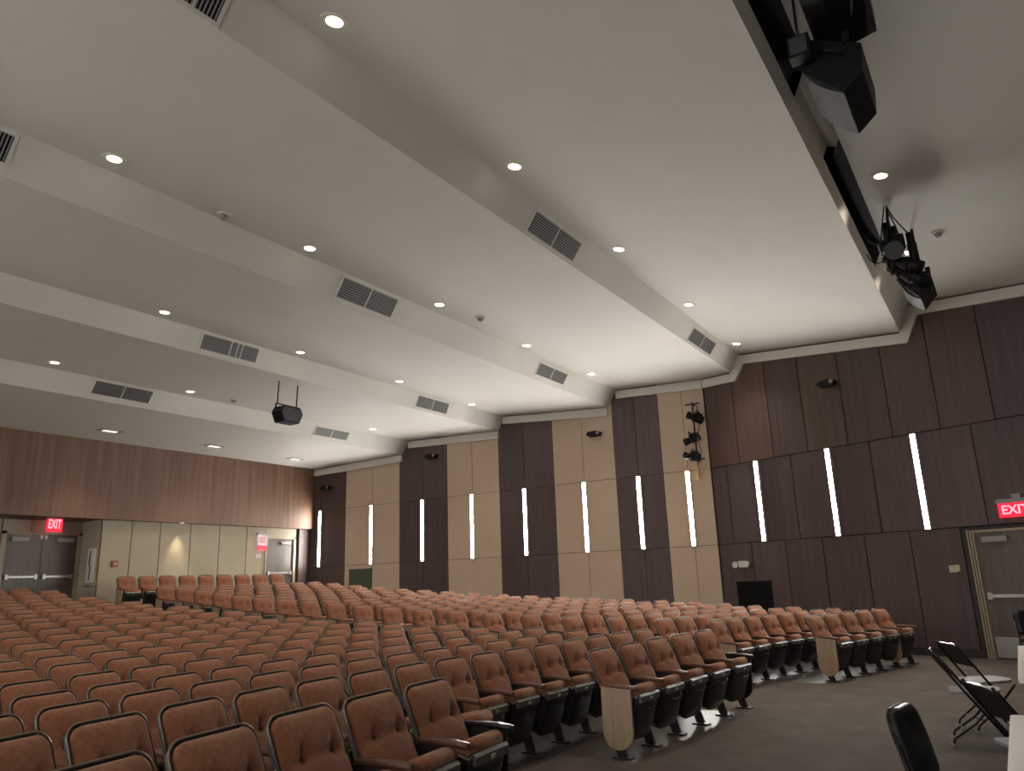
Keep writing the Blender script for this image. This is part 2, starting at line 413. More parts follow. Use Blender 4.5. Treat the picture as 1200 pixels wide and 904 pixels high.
# ------------------------------------------------------------------ rear wall
YB=19.05; YW=19.25; YALC=20.15
ZS=3.41
b=MB(); b.box(XL,D,YB,YB+.06,ZS,5.5); b.box(XL,D,YB+.06,YALC+.3,ZS,ZS+.06)
struct(b.build('trim_3','band'),'wide walnut wood band across the top of the rear wall','wall')
def rear_panels():
    b=MB(); b.box(10.87,15.98,YW+.03,YW+.2,0,ZS); b.box(17.18,D+.1,YW+.03,YW+.2,0,ZS); b.box(15.98,17.18,YW+.03,YW+.2,3.12,ZS)
    b.box(10.87,11.0,YW+.03,YALC+.3,0,ZS)   # alcove side
    b.box(XL,8.95,YALC,YALC+.3,0,ZS); b.box(8.95,10.9,YALC,YALC+.3,3.10,ZS)
    w=struct(b.build('wall_back',['seam']),'cream panelled rear wall with alcove for the double doors','wall')
    xs=[10.832,at_y(152,650,YW).x,at_y(186,650,YW).x,at_y(222,650,YW).x,at_y(256,650,YW).x,at_y(288,650,YW).x,15.99]
    for a,c in zip(xs,xs[1:]):
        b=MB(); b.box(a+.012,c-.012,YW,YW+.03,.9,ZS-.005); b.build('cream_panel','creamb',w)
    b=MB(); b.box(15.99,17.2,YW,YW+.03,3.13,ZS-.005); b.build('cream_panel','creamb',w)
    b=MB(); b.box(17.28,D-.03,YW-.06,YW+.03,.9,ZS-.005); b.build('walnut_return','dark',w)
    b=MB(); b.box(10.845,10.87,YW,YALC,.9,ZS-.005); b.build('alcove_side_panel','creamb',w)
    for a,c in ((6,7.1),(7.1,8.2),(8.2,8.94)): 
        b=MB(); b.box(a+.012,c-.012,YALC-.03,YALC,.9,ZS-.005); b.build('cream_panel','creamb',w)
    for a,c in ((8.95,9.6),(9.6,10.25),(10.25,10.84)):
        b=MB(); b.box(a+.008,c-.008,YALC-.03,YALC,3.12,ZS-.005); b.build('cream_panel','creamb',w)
rear_panels()
def door_leaf(parent,w,h,hinge_left=True,bar=True,closer=True,kick=False,z0=0):
    """leaf in local coordinates x 0..w, z 0..h, front at y=0 facing -y"""
    m=MB(); m.box(.004,w-.004,0,.045,.01,h); leaf=m.build('door_leaf','doorw',parent)
    if bar:
        m=MB(); m.box(.06,w-.06,-.055,-.02,1.0,1.05); m.box(.06,.13,-.07,0,.97,1.08); m.box(w-.13,w-.06,-.07,0,.97,1.08); m.build('push_bar','steel',leaf)
    if closer:
        m=MB(); x0=.12 if hinge_left else w-.52
        m.box(x0,x0+.40,-.07,0,h-.17,h-.08); m.build('door_closer','grey',leaf)
    if kick:
        m=MB(); m.box(.03,w-.03,-.006,0,.03,.36); m.build('kick_plate','steel',leaf)
    return leaf
FB=1.02
# small door at the end of the rear wall
d=thing('door_2',None,None,(16.03,YW+.02,FB)); d['kind']='structure'; d['label']='single brown door at the right end of the rear wall'; d['category']='door'
m=MB(); m.box(-.05,.0,-.05,.1,-.1,2.12); m.box(1.06,1.15,-.05,.1,-.1,2.12); m.box(-.05,1.15,-.05,.1,2.06,2.12); m.build('door_frame','frame',d)
lf=door_leaf(d,1.06,2.06,False)
d=thing('door_1',None,None,(9.05,YALC-.02,FB)); d['kind']='structure'; d['label']='brown double doors with push bars in the rear alcove'; d['category']='door'
m=MB(); m.box(-.1,-.0,-.05,.1,-.1,2.1); m.box(1.70,1.79,-.05,.1,-.1,2.1); m.box(-.1,1.79,-.05,.1,2.04,2.1); m.build('door_frame','frame',d)
lf=door_leaf(d,.85,2.04,True); l2=door_leaf(d,.85,2.04,False); l2.location=(.85,0,0)
for x in (.80,.90):
    m=MB(); m.box(x-.03,x+.03,-.06,0,1.93,2.02); m.build('latch','white',d)

# splayed wall door at right (plane of the splayed wall)
def splay_matrix(y,z,off=0):
    p=along(y,off); p.z=z
    # local x runs towards the stage (-y), local -y faces the room
    X=-SDv; Y=SN if SN.x>0 else -SN; Zv=Vector((0,0,1))
    return Matrix(((X.x,Y.x,0,p.x),(X.y,Y.y,0,p.y),(0,0,1,p.z),(0,0,0,1)))
def main_matrix(y,z,off=0):
    return Matrix(((0,1,0,D-off),(-1,0,0,y),(0,0,1,z),(0,0,0,1)))
d=thing('door_3',None,None,M=splay_matrix(.72,0,.0)); d['kind']='structure'; d['label']='brown exit door in the walnut wall at the right edge'; d['category']='door'
m=MB(); m.box(0,.10,-.05,.12,0,2.17); m.box(1.66,1.76,-.05,.12,0,2.17); m.box(0,1.76,-.05,.12,2.14,2.18); m.build('dark_reveal','framed',d)
m=MB(); m.box(.10,.125,-.10,.12,0,2.14); m.box(.135,.16,-.08,.12,0,2.13); m.box(.17,.195,-.06,.12,0,2.12); m.box(.1,.2,-.03,.12,0,2.12)
m.box(1.58,1.66,-.08,.12,0,2.14); m.box(.1,1.66,-.05,.1,2.09,2.13); m.build('door_frame','frame',d)
lf=door_leaf(d,1.38,2.09,True,kick=True); lf.location=(.2,-.02,0)

# ------------------------------------------------------------------ vertical light strips
def strip(M,label,grp):
    t=thing('light_strip',label,'wall light',M=M,group=grp)
    m=MB(); m.box(-.052,.052,-.02,.0,-.01,1.76); m.box(-.052,-.044,-.062,-.02,-.01,1.76); m.box(.044,.052,-.062,-.02,-.01,1.76); m.box(-.044,.044,-.062,-.02,-.01,-.002); m.box(-.044,.044,-.062,-.02,1.752,1.76); m.build('housing','white',t)
    m=MB(); m.box(-.043,.043,-.054,-.021,0,1.75); m.build('diffuser','strip',t)
    return t
ordn=['first','second','third','fourth','fifth','sixth','seventh','eighth','ninth','tenth','eleventh','twelfth','thirteenth','fourteenth','fifteenth','sixteenth','seventeenth','eighteenth','nineteenth','twentieth','twenty-first']
for i,(a,c,mid,mm) in enumerate(bays[::-1]):
    strip(main_matrix(mid,2.21,.036),'glowing vertical light strip on the %s bay, %s from the rear wall'%('walnut' if mm=='dark' else 'cream',ordn[i]),'vertical light strips on the side wall')
for y,l in ((4.52,'glowing vertical light strip on walnut wall above the black vent'),(2.88,'glowing vertical light strip, middle one of three on the angled walnut wall'),(1.23,'glowing vertical light strip nearest the exit door on the angled walnut wall')):
    strip(splay_matrix(y,2.21,.036),l,'vertical light strips on the side wall')

for i,y in enumerate((-1.5,.2,1.9,3.6,5.3,7.0,8.8,10.6,12.4,14.2,16.2,18.2)):  # unseen strips added as fill for the left ceiling, mirroring the side wall
    strip(Matrix(((0,-1,0,XL-.004),(1,0,0,y),(0,0,1,2.21),(0,0,0,1))),'added vertical fill light strip on the unseen far left side wall, %s from the stage end'%ordn[i],'added fill light strips on the unseen far left wall')
# ------------------------------------------------------------------ riser vents
def riser_vent(i,c,label,louvre,splits):
    """c = (px of top-left, top-right, bottom-right) on riser segment i"""
    p,n=seg_plane(i)
    (y0,z0),(y1,z1)=PROF[i],PROF[i+1]
    tl,tr,br=[on_plane(q[0],q[1],p,n) for q in c]
    up_=Vector((0,y0-y1,z0-z1)).normalized()
    x0=tl.x; x1=(tr.x+br.x)/2; h=abs((tr-br).dot(up_)); h=min(max(h,.22),.36)
    base=Vector((x0,0,0)); cen=((tl+br)/2-Vector((0,y1,z1))).dot(up_)
    L=math.hypot(y1-y0,z1-z0)
    cen=min(max(cen,h/2+.03),L-h/2-.03)
    o=Vector(((x0+x1)/2,y1,z1))+up_*cen
    Yv=Vector((1,0,0)).cross(up_)*-1      # local y
    X=Vector((1,0,0)); Y=up_.cross(X)
    # want local -y to face the room (towards -Y world)
    if Y.y<0: Y=-Y; X=-X
    M=Matrix(((X.x,Y.x,up_.x,o.x),(X.y,Y.y,up_.y,o.y),(X.z,Y.z,up_.z,o.z),(0,0,0,1)))
    t=thing('air_vent',label,'vent',M=M,group='air vents in the ceiling risers')
    w=x1-x0
    m=MB(); m.box(-w/2,w/2,-.006,-.002,-h/2,h/2); m.build('duct_opening','black',t)
    m=MB(); fr=.035
    m.box(-w/2-fr,w/2+fr,-.014,-.001,h/2,h/2+fr); m.box(-w/2-fr,w/2+fr,-.014,-.001,-h/2-fr,-h/2); m.box(-w/2-fr,-w/2,-.014,-.001,-h/2,h/2); m.box(w/2,w/2+fr,-.014,-.001,-h/2,h/2)
    for s_ in splits: m.box(-w/2+w*s_-.008,-w/2+w*s_+.008,-.018,-.001,-h/2,h/2)
    m.build('vent_frame','trim',t)
    m=MB()
    if louvre=='v':
        k=int(w/.035)
        for j in range(k): x=-w/2+w*(j+.5)/k; m.box(x-.006,x+.006,-.015,-.005,-h/2,h/2)
    else:
        k=9
        for j in range(k): z=-h/2+h*(j+.5)/k; m.box(-w/2,w/2,-.015,-.005,z-.007,z+.007)
    m.build('louvers','grey',t)
    return t
riser_vent(4,[(205,-33),(264,0),(257,16)],'slatted air vent in the stage-side riser, cut by the top of the photo','v',[.5])
riser_vent(4,[(628,248),(679,283),(673,307)],'air vent in the riser nearest the stage, middle of three','h',[.5])
riser_vent(4,[(813,384),(837,402),(833,417)],'air vent in the riser nearest the stage, close to the side wall','h',[.5])
riser_vent(6,[(-40,137),(17,159),(6,190)],'slatted air vent in the second riser, cut by the left edge','v',[.5])
riser_vent(6,[(403,326),(465,350),(459,372)],'air vent in the second riser from the stage, middle one','h',[.5])
riser_vent(6,[(633,426),(664,438),(661,451)],'air vent in the second riser from the stage, close to the side wall','h',[.5])
riser_vent(8,[(239,391),(303,409.6),(299,425.7)],'wide air vent in the third riser, left of the hanging black speaker','h',[.5,.62,.7])
riser_vent(8,[(490.7,463),(525.7,474),(522.7,486)],'air vent in the third riser, close to the side wall','h',[.5])
riser_vent(10,[(113,446),(179,459),(174,473)],'air vent in the rearmost riser, left one above the wood band','h',[.5])
riser_vent(10,[(372,499),(409,508),(405,517)],'air vent in the rearmost riser, right one near the side wall','h',[.5])

# ------------------------------------------------------------------ downlights
def downlight(seg,px,py,label,power=30,sq=False,r=.075,warm=(1,.86,.70)):
    p=at_seg(px,py,seg); pl,n=seg_plane(seg)
    if n.z>0: n=-n
    Z=-n; X=Vector((1,0,0)); Y=Z.cross(X)
    M=Matrix(((X.x,Y.x,Z.x,p.x),(X.y,Y.y,Z.y,p.y),(X.z,Y.z,Z.z,p.z),(0,0,0,1)))
    t=thing('ceiling_downlight',label,'ceiling light',M=M,group='recessed ceiling downlights')
    m=MB()
    if not sq:
        K=24
        for i in range(K):
            a=2*PI*i/K; c=2*PI*(i+1)/K
            def P(rr,an,z): return (rr*math.cos(an),rr*math.sin(an),z)
            m.quad([P(r*1.75,a,-.001),P(r*1.75,c,-.001),P(r*1.70,c,-.008),P(r*1.70,a,-.008)],0,True)
            m.quad([P(r*1.70,a,-.008),P(r*1.70,c,-.008),P(r*1.05,c,-.006),P(r*1.05,a,-.006)],0,False)
        m.build('trim_ring','trim',t)
        m=MB(); m.prism([(r*math.cos(2*PI*i/K),r*math.sin(2*PI*i/K)) for i in range(K)],-.010,-.002,'z'); m.build('lamp','lamp',t)
    else:
        m.box(-.27,.27,-.13,.13,-.015,-.001); m.build('trim_plate','grey',t)
        m=MB(); m.box(-.17,.17,-.07,.07,-.021,-.016); m.build('lamp','lampw',t)
    ld=bpy.data.lights.new('bulb','SPOT'); ld.energy=power; ld.color=warm; ld.spot_size=math.radians(105); ld.spot_blend=1; ld.shadow_soft_size=.06
    lo=bpy.data.objects.new('bulb',ld); COL.objects.link(lo); lo.parent=t; lo.location=(0,0,-.05)
    return t
PW=17
for i,(x,y) in enumerate([(392,25),(603,195),(725,292),(807,357),(863,403)]): downlight(3,x,y,'recessed downlight in the bay nearest the stage, %s from the top of the photo'%ordn[i],PW)
for i,(x,y) in enumerate([(134,186),(363,291),(515,357),(617,405),(693,438)]): downlight(5,x,y,'recessed downlight in the second ceiling bay, %s from the left'%ordn[i],PW)
for i,(x,y) in enumerate([(193,366),(352,413),(468,447),(553,474)]): downlight(7,x,y,'recessed downlight in the third ceiling bay, %s from the left'%ordn[i],PW)
for i,(x,y) in enumerate([(64,425),(223,459),(343,483),(437,503)]): downlight(9,x,y,'recessed downlight in the fourth ceiling bay, %s from the left'%ordn[i],PW)
for i,(x,y) in enumerate([(129,505),(251,523),(346,538)]): downlight(11,x,y,'square recessed light above the rear wood band, %s from the left'%ordn[i],22,True)
downlight(1,1032,206,'recessed downlight over the stage apron beside the black lighting rig',40)
downlight(1,1064,296,'recessed downlight over the stage apron behind the hanging lighting rig',40)
# rear soffit lights
def soffit_light(x,y,label,power,sz=.05):
    t=thing('soffit_light',label,'ceiling light',(x,y,ZS-.001),group='small soffit lights under the wood band')
    m=MB(); K=16; m.prism([(.06*math.cos(2*PI*i/K),.06*math.sin(2*PI*i/K)) for i in range(K)],-.008,0,'z'); m.build('lamp','lampw',t)
    ld=bpy.data.lights.new('bulb','SPOT'); ld.energy=power; ld.color=(1,.85,.62); ld.spot_size=math.radians(58); ld.spot_blend=.9; ld.shadow_soft_size=.04
    lo=bpy.data.objects.new('bulb',ld); COL.objects.link(lo); lo.parent=t; lo.location=(0,-.02,-.03); return t
p=at_z(208,615,ZS); soffit_light(at_y(207,640,YW).x,YW-.17,'small soffit light throwing a warm scallop onto the cream rear wall',16)
p=at_z(80,612,ZS); soffit_light(p.x,p.y,'small soffit light in the alcove beside the red exit sign',2)

# ------------------------------------------------------------------ small ceiling devices
def detector(seg,px,py,label):
    p=at_seg(px,py,seg)
    t=thing('smoke_detector',label,'detector',(p.x,p.y,p.z-.002),group='ceiling detectors')
    m=MB(); m.cyl((0,0,.02),(0,0,-.03),.085,seg=20); m.build('detector_base','white',t)
    m=MB(); m.cyl((0,0,-.03),(0,0,-.075),.06,.035,seg=16); m.build('detector_head','grey',t)
detector(5,262,251,'small white detector in the second bay, left of centre'); detector(5,563,372,'small detector in the second bay near the middle of the ceiling')
detector(9,274,468,'small detector in the fourth bay beside the hanging speaker'); detector(1,1099,272,'white detector on the stage apron ceiling beside the lighting rig')

# hanging black speaker in the fourth bay
a=at_seg(328,447,9); c=at_x(0,0,1) if False else None
ya=a.y
hx=(at_y(327,447,ya).x+at_y(349,452,ya).x)/2; w_=abs(at_y(327,447,ya).x-at_y(349,452,ya).x)
zt=ceil_z(ya); zb=at_y(337,478,ya).z; zbb=at_y(337,497,ya).z
t=thing('hanging_speaker','black loudspeaker hanging on two rods from the ceiling bay','speaker',(hx,ya,zt))
for s_ in (-1,1):
    m=MB(); m.tube([(s_*w_/2,0,.005),(s_*w_/2-.01,0,-(zt-zb)*.45),(s_*w_/2-.02,0,zb-zt+.04)],.013); m.build('rod','black',t)
m=MB(); hw_=w_/2+.06; m.box(-hw_,hw_,-.015,.015,zb-zt+.03,zb-zt+.05); m.box(-hw_,-hw_+.02,-.015,.015,zb-zt-.08,zb-zt+.04); m.box(hw_-.02,hw_,-.015,.015,zb-zt-.08,zb-zt+.04); m.build('yoke','black',t)
m=MB(); hh=zb-zbb-.02; W2=.29
m.prism([(-W2+.06,0),(W2-.06,0),(W2,-hh*.38),(W2-.09,-hh),(-W2+.09,-hh),(-W2,-hh*.38)],-.14,.14,'y',M=Matrix.Translation((0,0,zb-zt-.01))); m.build('cabinet','black',t)
m=MB(); m.prism([(-W2+.09,-.02),(W2-.09,-.02),(W2-.03,-hh*.38),(W2-.11,-hh+.02),(-W2+.11,-hh+.02),(-W2+.03,-hh*.38)],-.155,-.141,'y',M=Matrix.Translation((0,0,zb-zt-.01))); m.build('grille','grille',t)

# wall-mounted devices
def bracket_camera(M,label):
    t=thing('wall_monitor_speaker',label,'speaker',M=M,group='small black fixtures high on the side wall')
    m=MB(); m.box(-.05,.05,-.03,0,-.05,.05); m.build('wall_plate','black',t)
    m=MB(); m.tube([(0,-.02,0),(0,-.10,0)],.015); m.build('bracket','blackm',t)
    m=MB(); m.prism([(-.20,.0),(-.14,.06),(.12,.07),(.20,.02),(.16,-.06),(-.12,-.07)],-.24,-.09,'y'); m.build('body','black',t)
    m=MB(); m.cyl((.14,-.25,.01),(.14,-.235,.01),.045,seg=16); m.build('lens','grey',t)
for px,py,l in ((387,573,'small black fixture high on the rearmost walnut bay'),(510,536,'small black fixture high on the second walnut bay'),(700,510,'small black fixture high on a cream bay')):
    p=at_x(px,py,D); bracket_camera(main_matrix(p.y,p.z,.036),l)
p=at_s(975,451); bracket_camera(splay_matrix(p.y,p.z,.036),'small black fixture high on the angled walnut wall')

# stage lighting pole on the cream bay
p=at_x(812,520,D)
t=thing('spotlight_rig','vertical pipe with three black theatre spotlights on the cream bay','stage lights',M=main_matrix(5.98,3.75,.036))
m=MB(); m.tube([(0,-.18,.40),(0,-.18,1.85)],.020); m.build('pipe','blackm',t)
m=MB(); m.tube([(0,-.18,.0),(0,-.18,.40)],.028); m.build('lower_pipe','brass',t)
for z in (.45,1.80):
    m=MB(); m.box(-.02,.02,-.19,0,z-.02,z+.02); m.box(-.18,.18,-.2,-.16,z-.015,z+.015); m.build('wall_bracket','blackm',t)
m=MB(); m.box(-.08,.02,-.24,-.12,-.03,.05); m.build('pipe_foot','brass',t)
for k,(z,tilt,xo) in enumerate(((1.42,.5,.10),(.92,-.3,-.02),(.50,.25,-.06))):
    Mx=Matrix.Translation((xo,-.34,z))@Matrix.Rotation(tilt,4,'Y')@Matrix.Rotation(.5,4,'X')
    m=MB(); m.cyl((.18,0,0),(-.05,0,0),.10,.085,seg=16,M=Mx); m.cyl((-.05,0,0),(-.20,0,0),.065,.095,seg=16,M=Mx); 
    for q in range(4): m.box(-.02+.04*q,-.005+.04*q,-.115,.115,-.06,.115,M=Mx)
    sp=m.build('spotlight','black',t)
    m=MB(); m.tube([(0,-.13,0),(0,-.13,.12),(0,0,.2),(0,.13,.12),(0,.13,0)],.012,M=Mx); m.build('spotlight_yoke','blackm',sp)
    m=MB(); m.cyl((-.201,0,0),(-.212,0,0),.08,seg=16,M=Mx); m.build('spotlight_lens','grey',sp)
m=MB(); m.tube([(.12,-.2,1.75),(.16,-.24,1.3),(.06,-.22,.95),(.14,-.26,.6),(.02,-.2,.4)],.008); m.build('cable','black',t)

# big stage-side speakers ---------------------------------------------------
def rig_speaker(X,L,pix,label,sc=1.0):
    """cabinet running along x; its end profile (y,z) measured on the plane x=X"""
    P=[at_x(a,b,X) for a,b in pix]; P=[(p.y,p.z) for p in P]      # P[0]-P[1] front grille, P[1]-P[2] underside, rest back and top
    cy=sum(p[0] for p in P)/len(P); cz=sum(p[1] for p in P)/len(P)
    t=thing('stage_speaker',label,'speaker',(X,cy,cz),group=None)
    Q=[(a-cy,b-cz) for a,b in P]
    m=MB(); m.prism(Q,0,L,'x'); m.build('cabinet','black',t)
    a=Vector(Q[0]); c=Vector(Q[1]); d=(c-a); n=Vector((d.y,-d.x)).normalized()
    if n.x<0: n=-n
    if n.y>0: n=-n if n.x<0 else n
    n=Vector((abs(n.x),-abs(n.y)))
    arc=[a+d*(k/8)+n*(.006+.04*math.sin(PI*k/8)) for k in range(9)]
    m=MB(); m.prism([tuple(q) for q in arc]+[tuple(c+n*.001),tuple(a+n*.001)],.015,L-.015,'x'); m.build('grille','grille',t)
    top=max(q[1] for q in Q); 
    m=MB(); m.tube([(-.02,-.09,.02),(-.10,-.05,.03),(-.10,.07,.10),(-.02,.10,.12)],.014); m.build('handle','blackm',t)
    m=MB(); zc=ceil_z(cy)-cz
    m.tube([(L*.88,0,top-.03),(L*.88,0,zc-.012)],.02); m.build('suspension_rod','blackm',t)
    m=MB(); m.box(-.035,-.01,-.16,-.10,top-.22,top-.02); m.box(-.035,.06,-.16,-.10,top-.03,top-.002); m.build('yoke_bracket','blackm',t)
    return t
rig_speaker(6.35,.78,[(940,83),(989,107),(1011,81),(1009,50),(934,46)],'large black loudspeaker with grey grille, lowest box of the near cluster over the stage edge')
# boxes above it
t=thing('subwoofer','big flat-black box above the near grilled speaker, cut by the photo top','speaker',(5.55,.42,6.06))
m=MB(); m.prism([(-.15,.0),(.16,-.06),(.33,.03),(.33,.24),(-.15,.22)],-1.3,1.0,'x'); m.build('cabinet','black',t)
m=MB(); m.prism([(.331,.05),(.342,.06),(.342,.21),(.331,.22)],-1.25,.95,'x'); m.build('grille','grille',t)
m=MB(); m.tube([(-.05,-.05,-.07),(.15,-.07,-.10),(.35,-.04,-.09),(.62,.0,-.04)],.008); m.build('cable','grey',t)
for q in (-.6,.4):
    m=MB(); m.tube([(q,0,.22),(q,0,ceil_z(.42)-6.06-.002)],.014); m.build('suspension_rod','blackm',t)
t=thing('stage_floodlight','small grey-fronted floodlight beside the near hanging speaker','stage lights',(6.18,.86,5.93))
m=MB(); m.box(-.02,.12,-.09,.09,-.10,.10); m.build('housing','black',t)
m=MB(); m.box(-.03,-.021,-.07,.07,-.08,.08); m.build('lens_panel','lens',t)
m=MB(); m.tube([(.05,0,.095),(.05,0,ceil_z(.86)-5.93-.002)],.012); m.build('suspension_rod','blackm',t)
# far cluster
XR=11.15
rig_speaker(XR+.35,.60,[(1056,334),(1080,350),(1094,331),(1089,318),(1066,318)],'black loudspeaker at the bottom of the far hanging lighting rig')
pt=at_seg(1037,238,1)
base=Vector((XR,pt.y,ceil_z(pt.y)))
t=thing('hanging_light_rig','cluster of black stage spotlights and cables hanging from the apron ceiling','stage lights',tuple(base))
def loc(px,py,x=XR): return on_plane(px,py,(x,0,0),(1,0,0))-base
lo_=loc(1052,300)
m=MB(); m.tube([(0,0,-.002),tuple(loc(1040,258)),tuple(loc(1046,282)),tuple(lo_)],.02); m.build('drop_pipe','blackm',t)
m=MB(); m.tube([tuple(loc(1038,262)),tuple(loc(1040,284))],.05,seg=6); m.tube([tuple(loc(1046,266)),tuple(loc(1050,286))],.045,seg=6); m.build('clamp_stack','black',t)
m=MB(); m.tube([tuple(loc(1065,273)),tuple(loc(1069,293))],.045,seg=4); m.tube([tuple(loc(1068,285)),tuple(loc(1073,308))],.06,seg=4); m.build('side_arm','black',t)
for k,(a_,b_,r1,r2) in enumerate((((1031,290),(1060,282),.085,.12),((1036,303),(1081,314),.085,.10),((1042,313),(1085,330),.085,.10),((1054,326),(1082,343),.07,.085))):
    A=loc(*a_,x=XR-.05+.09*k); B=loc(*b_,x=XR-.05+.09*k)
    m=MB(); m.tube([tuple(A),tuple(A.lerp(B,.5)),tuple(A.lerp(B,.52)),tuple(A.lerp(B,.8)),tuple(B)],[r1*.8,r1,r2,r2,r2*.9],seg=14)
    for q in (.15,.3,.62,.75): m.tube([tuple(A.lerp(B,q)),tuple(A.lerp(B,q+.03))],(r1 if q<.5 else r2)*1.12,seg=14)
    s_=m.build('spotlight','black',t)
    m=MB(); e=(B-A).normalized(); m.tube([tuple(A-e*.001),tuple(A-e*.02)],r1*.7,seg=14); m.build('spotlight_lens','grey',s_)
# round lens facing the hall
m=MB(); cc=loc(1048,293,x=XR-.16); m.tube([tuple(cc),tuple(cc+Vector((-.06,.0,-.03)))],[.12,.125],seg=18); m.build('round_lens','lens',t)
for pts in (((1038,240),(1044,256),(1060,268),(1066,276)),((1036,240),(1034,262),(1031,280),(1034,300)),((1038,246),(1050,262),(1056,282),(1060,300)),((1008,268),(1016,284),(1026,288),(1034,290)),((1016,298),(1019,308),(1028,311),(1036,306))):
    m=MB(); P=[loc(*q,x=XR-.1) for q in pts]
    fine=[]
    for q in range(13):
        u=q/12; b0,b1,b2,b3=(1-u)**3,3*u*(1-u)**2,3*u*u*(1-u),u**3; fine.append(tuple(P[0]*b0+P[1]*b1+P[2]*b2+P[3]*b3))
    m.tube(fine,.009,seg=6); m.build('cable','black',t)

# wall devices low
p=at_s(872,661)
t=thing('emergency_light','white two-headed emergency light on the walnut wall above black vent','emergency light',M=splay_matrix(5.12,1.74,.036))
m=MB(); m.box(-.09,.09,-.07,0,-.07,.07); m.build('housing','white',t)
for s_ in (-1,1):
    m=MB(); m.cyl((s_*.17,-.05,.0),(s_*.17-.02*s_,-.12,-.01),.06,.07,seg=16); m.cyl((s_*.08,-.035,0),(s_*.17,-.05,0),.015); m.build('lamp_head','white',t)
def flat_vent(M,w,h,m1,m2,label,name,cat='vent'):
    t=thing(name,label,cat,M=M); 
    m=MB(); m.box(-w/2,w/2,-.012,0,-h/2,h/2); m.build('back_plate',m1,t)
    m=MB(); k=int(w/.04)
    for i in range(k): x=-w/2+w*(i+.5)/k; m.box(x-.007,x+.007,-.024,-.012,-h/2+.02,h/2-.02)
    m.box(-w/2,w/2,-.028,0,h/2-.03,h/2); m.box(-w/2,w/2,-.028,0,-h/2,-h/2+.03); m.box(-w/2,-w/2+.03,-.028,0,-h/2,h/2); m.box(w/2-.03,w/2,-.028,0,-h/2,h/2); m.build('grille_slats',m2,t)
    return t
flat_vent(splay_matrix(4.92,.86,.036),.90,1.02,'black','black','black return-air grille low on the walnut wall','wall_grille')
flat_vent(main_matrix(16.95,1.60,.036),.94,.96,'green','green','green-grey grille low on the rearmost cream bay','wall_grille')
t=thing('switch_plate','small cream switch plate on the walnut wall beside the exit door','switch',M=splay_matrix(.93,1.49,.036))
m=MB(); m.box(-.09,.05,-.01,0,-.06,.06); m.box(.0,.09,-.01,0,-.04,.07); m.build('plate','tag',t)
for q in (-.035,.04):
    m=MB(); m.box(q-.014,q+.014,-.018,-.01,-.02,.02); m.build('switch','white',t)
# rear small devices
pp_=at_y(134,661,YW); t=thing('fire_alarm_box','small red box on the cream rear wall above the seats','alarm box',(pp_.x,YW-.001,pp_.z))
m=MB(); m.box(-.07,.07,-.06,0,-.07,.07); m.box(-.085,.085,-.01,0,-.085,.085); m.build('case','red',t); m=MB(); m.box(-.04,.04,-.068,-.06,-.01,.01); m.build('pull_bar','white',t)
pp_=at_y(303,652,YW); t=thing('notice','pair of small white plates on the rear wall below exit sign','sign',(pp_.x,YW-.001,pp_.z))
m=MB(); m.box(-.10,-.02,-.008,0,-.06,.06); m.box(.0,.08,-.008,0,-.05,.08); m.build('plate','white',t)
pp_=on_plane(108,663,(10.845,0,0),(1,0,0)); t=thing('lever_cabinet','tall narrow white cabinet with black slot on alcove side wall','cabinet',(10.845,min(max(pp_.y,19.4),19.95),pp_.z))
m=MB(); m.box(-.06,0,-.14,.14,-.42,.42); m.build('case','white',t)
m=MB(); m.tube([(-.065,.0,.36),(-.07,.02,.05),(-.065,-.03,-.08),(-.065,.0,-.36)],.014); m.build('slot','black',t)
m=MB(); m.box(-.13,0,-.2,.2,-.50,-.48); m.build('ledge','grey',t)

# exit signs
def exit_sign(M,label,w,h,face,let,mount='ceil',extra=False):
    t=thing('exit_sign',label,'exit sign',M=M)
    m=MB(); m.box(-w/2-.02,w/2+.02,-.02,.045,h/2,h/2+.07); m.build('mount','grey',t)
    m=MB(); m.box(-w/2,w/2,-.012,.012,-h/2,h/2); m.build('face_panel',face,t)
    text_mesh('letters','EXIT',h*.85,.003,Matrix.Translation((0,-.016,0))@Matrix.Rotation(PI/2,4,'X')@Matrix.Scale(w/(h*2.15),4,(1,0,0)),let,t)
    return t
p=at_y(64,614,19.7)
exit_sign(Matrix.Translation((p.x,19.7,p.z-.02)),'glowing red exit sign under the wood band in front of the double doors',.38,.36,'exitr','exitl')
m=None
t=exit_sign(Matrix.Translation((at_y(307,634,YW-.12).x,YW-.14,at_y(307,634,YW).z)),'red and white exit sign beside the single rear door',.34,.30,'exitw','exitrl')
m=MB(); m.box(-.17,.17,-.013,.013,-.30,-.15); m.build('lower_red_reflection','exitr',t)  # emissive red box imitating the red reflection below the sign
pe=splay_matrix(-.16,2.42,.10)
t=exit_sign(pe,'glowing red exit sign with grey mount above the right-edge door',.52,.24,'exitr','exitl')
m=MB(); m.box(-.02,.12,-.03,.04,.19,.26); m.box(-.03,.03,.0,.09,.10,.16); m.build('mount_bracket','grey',t)

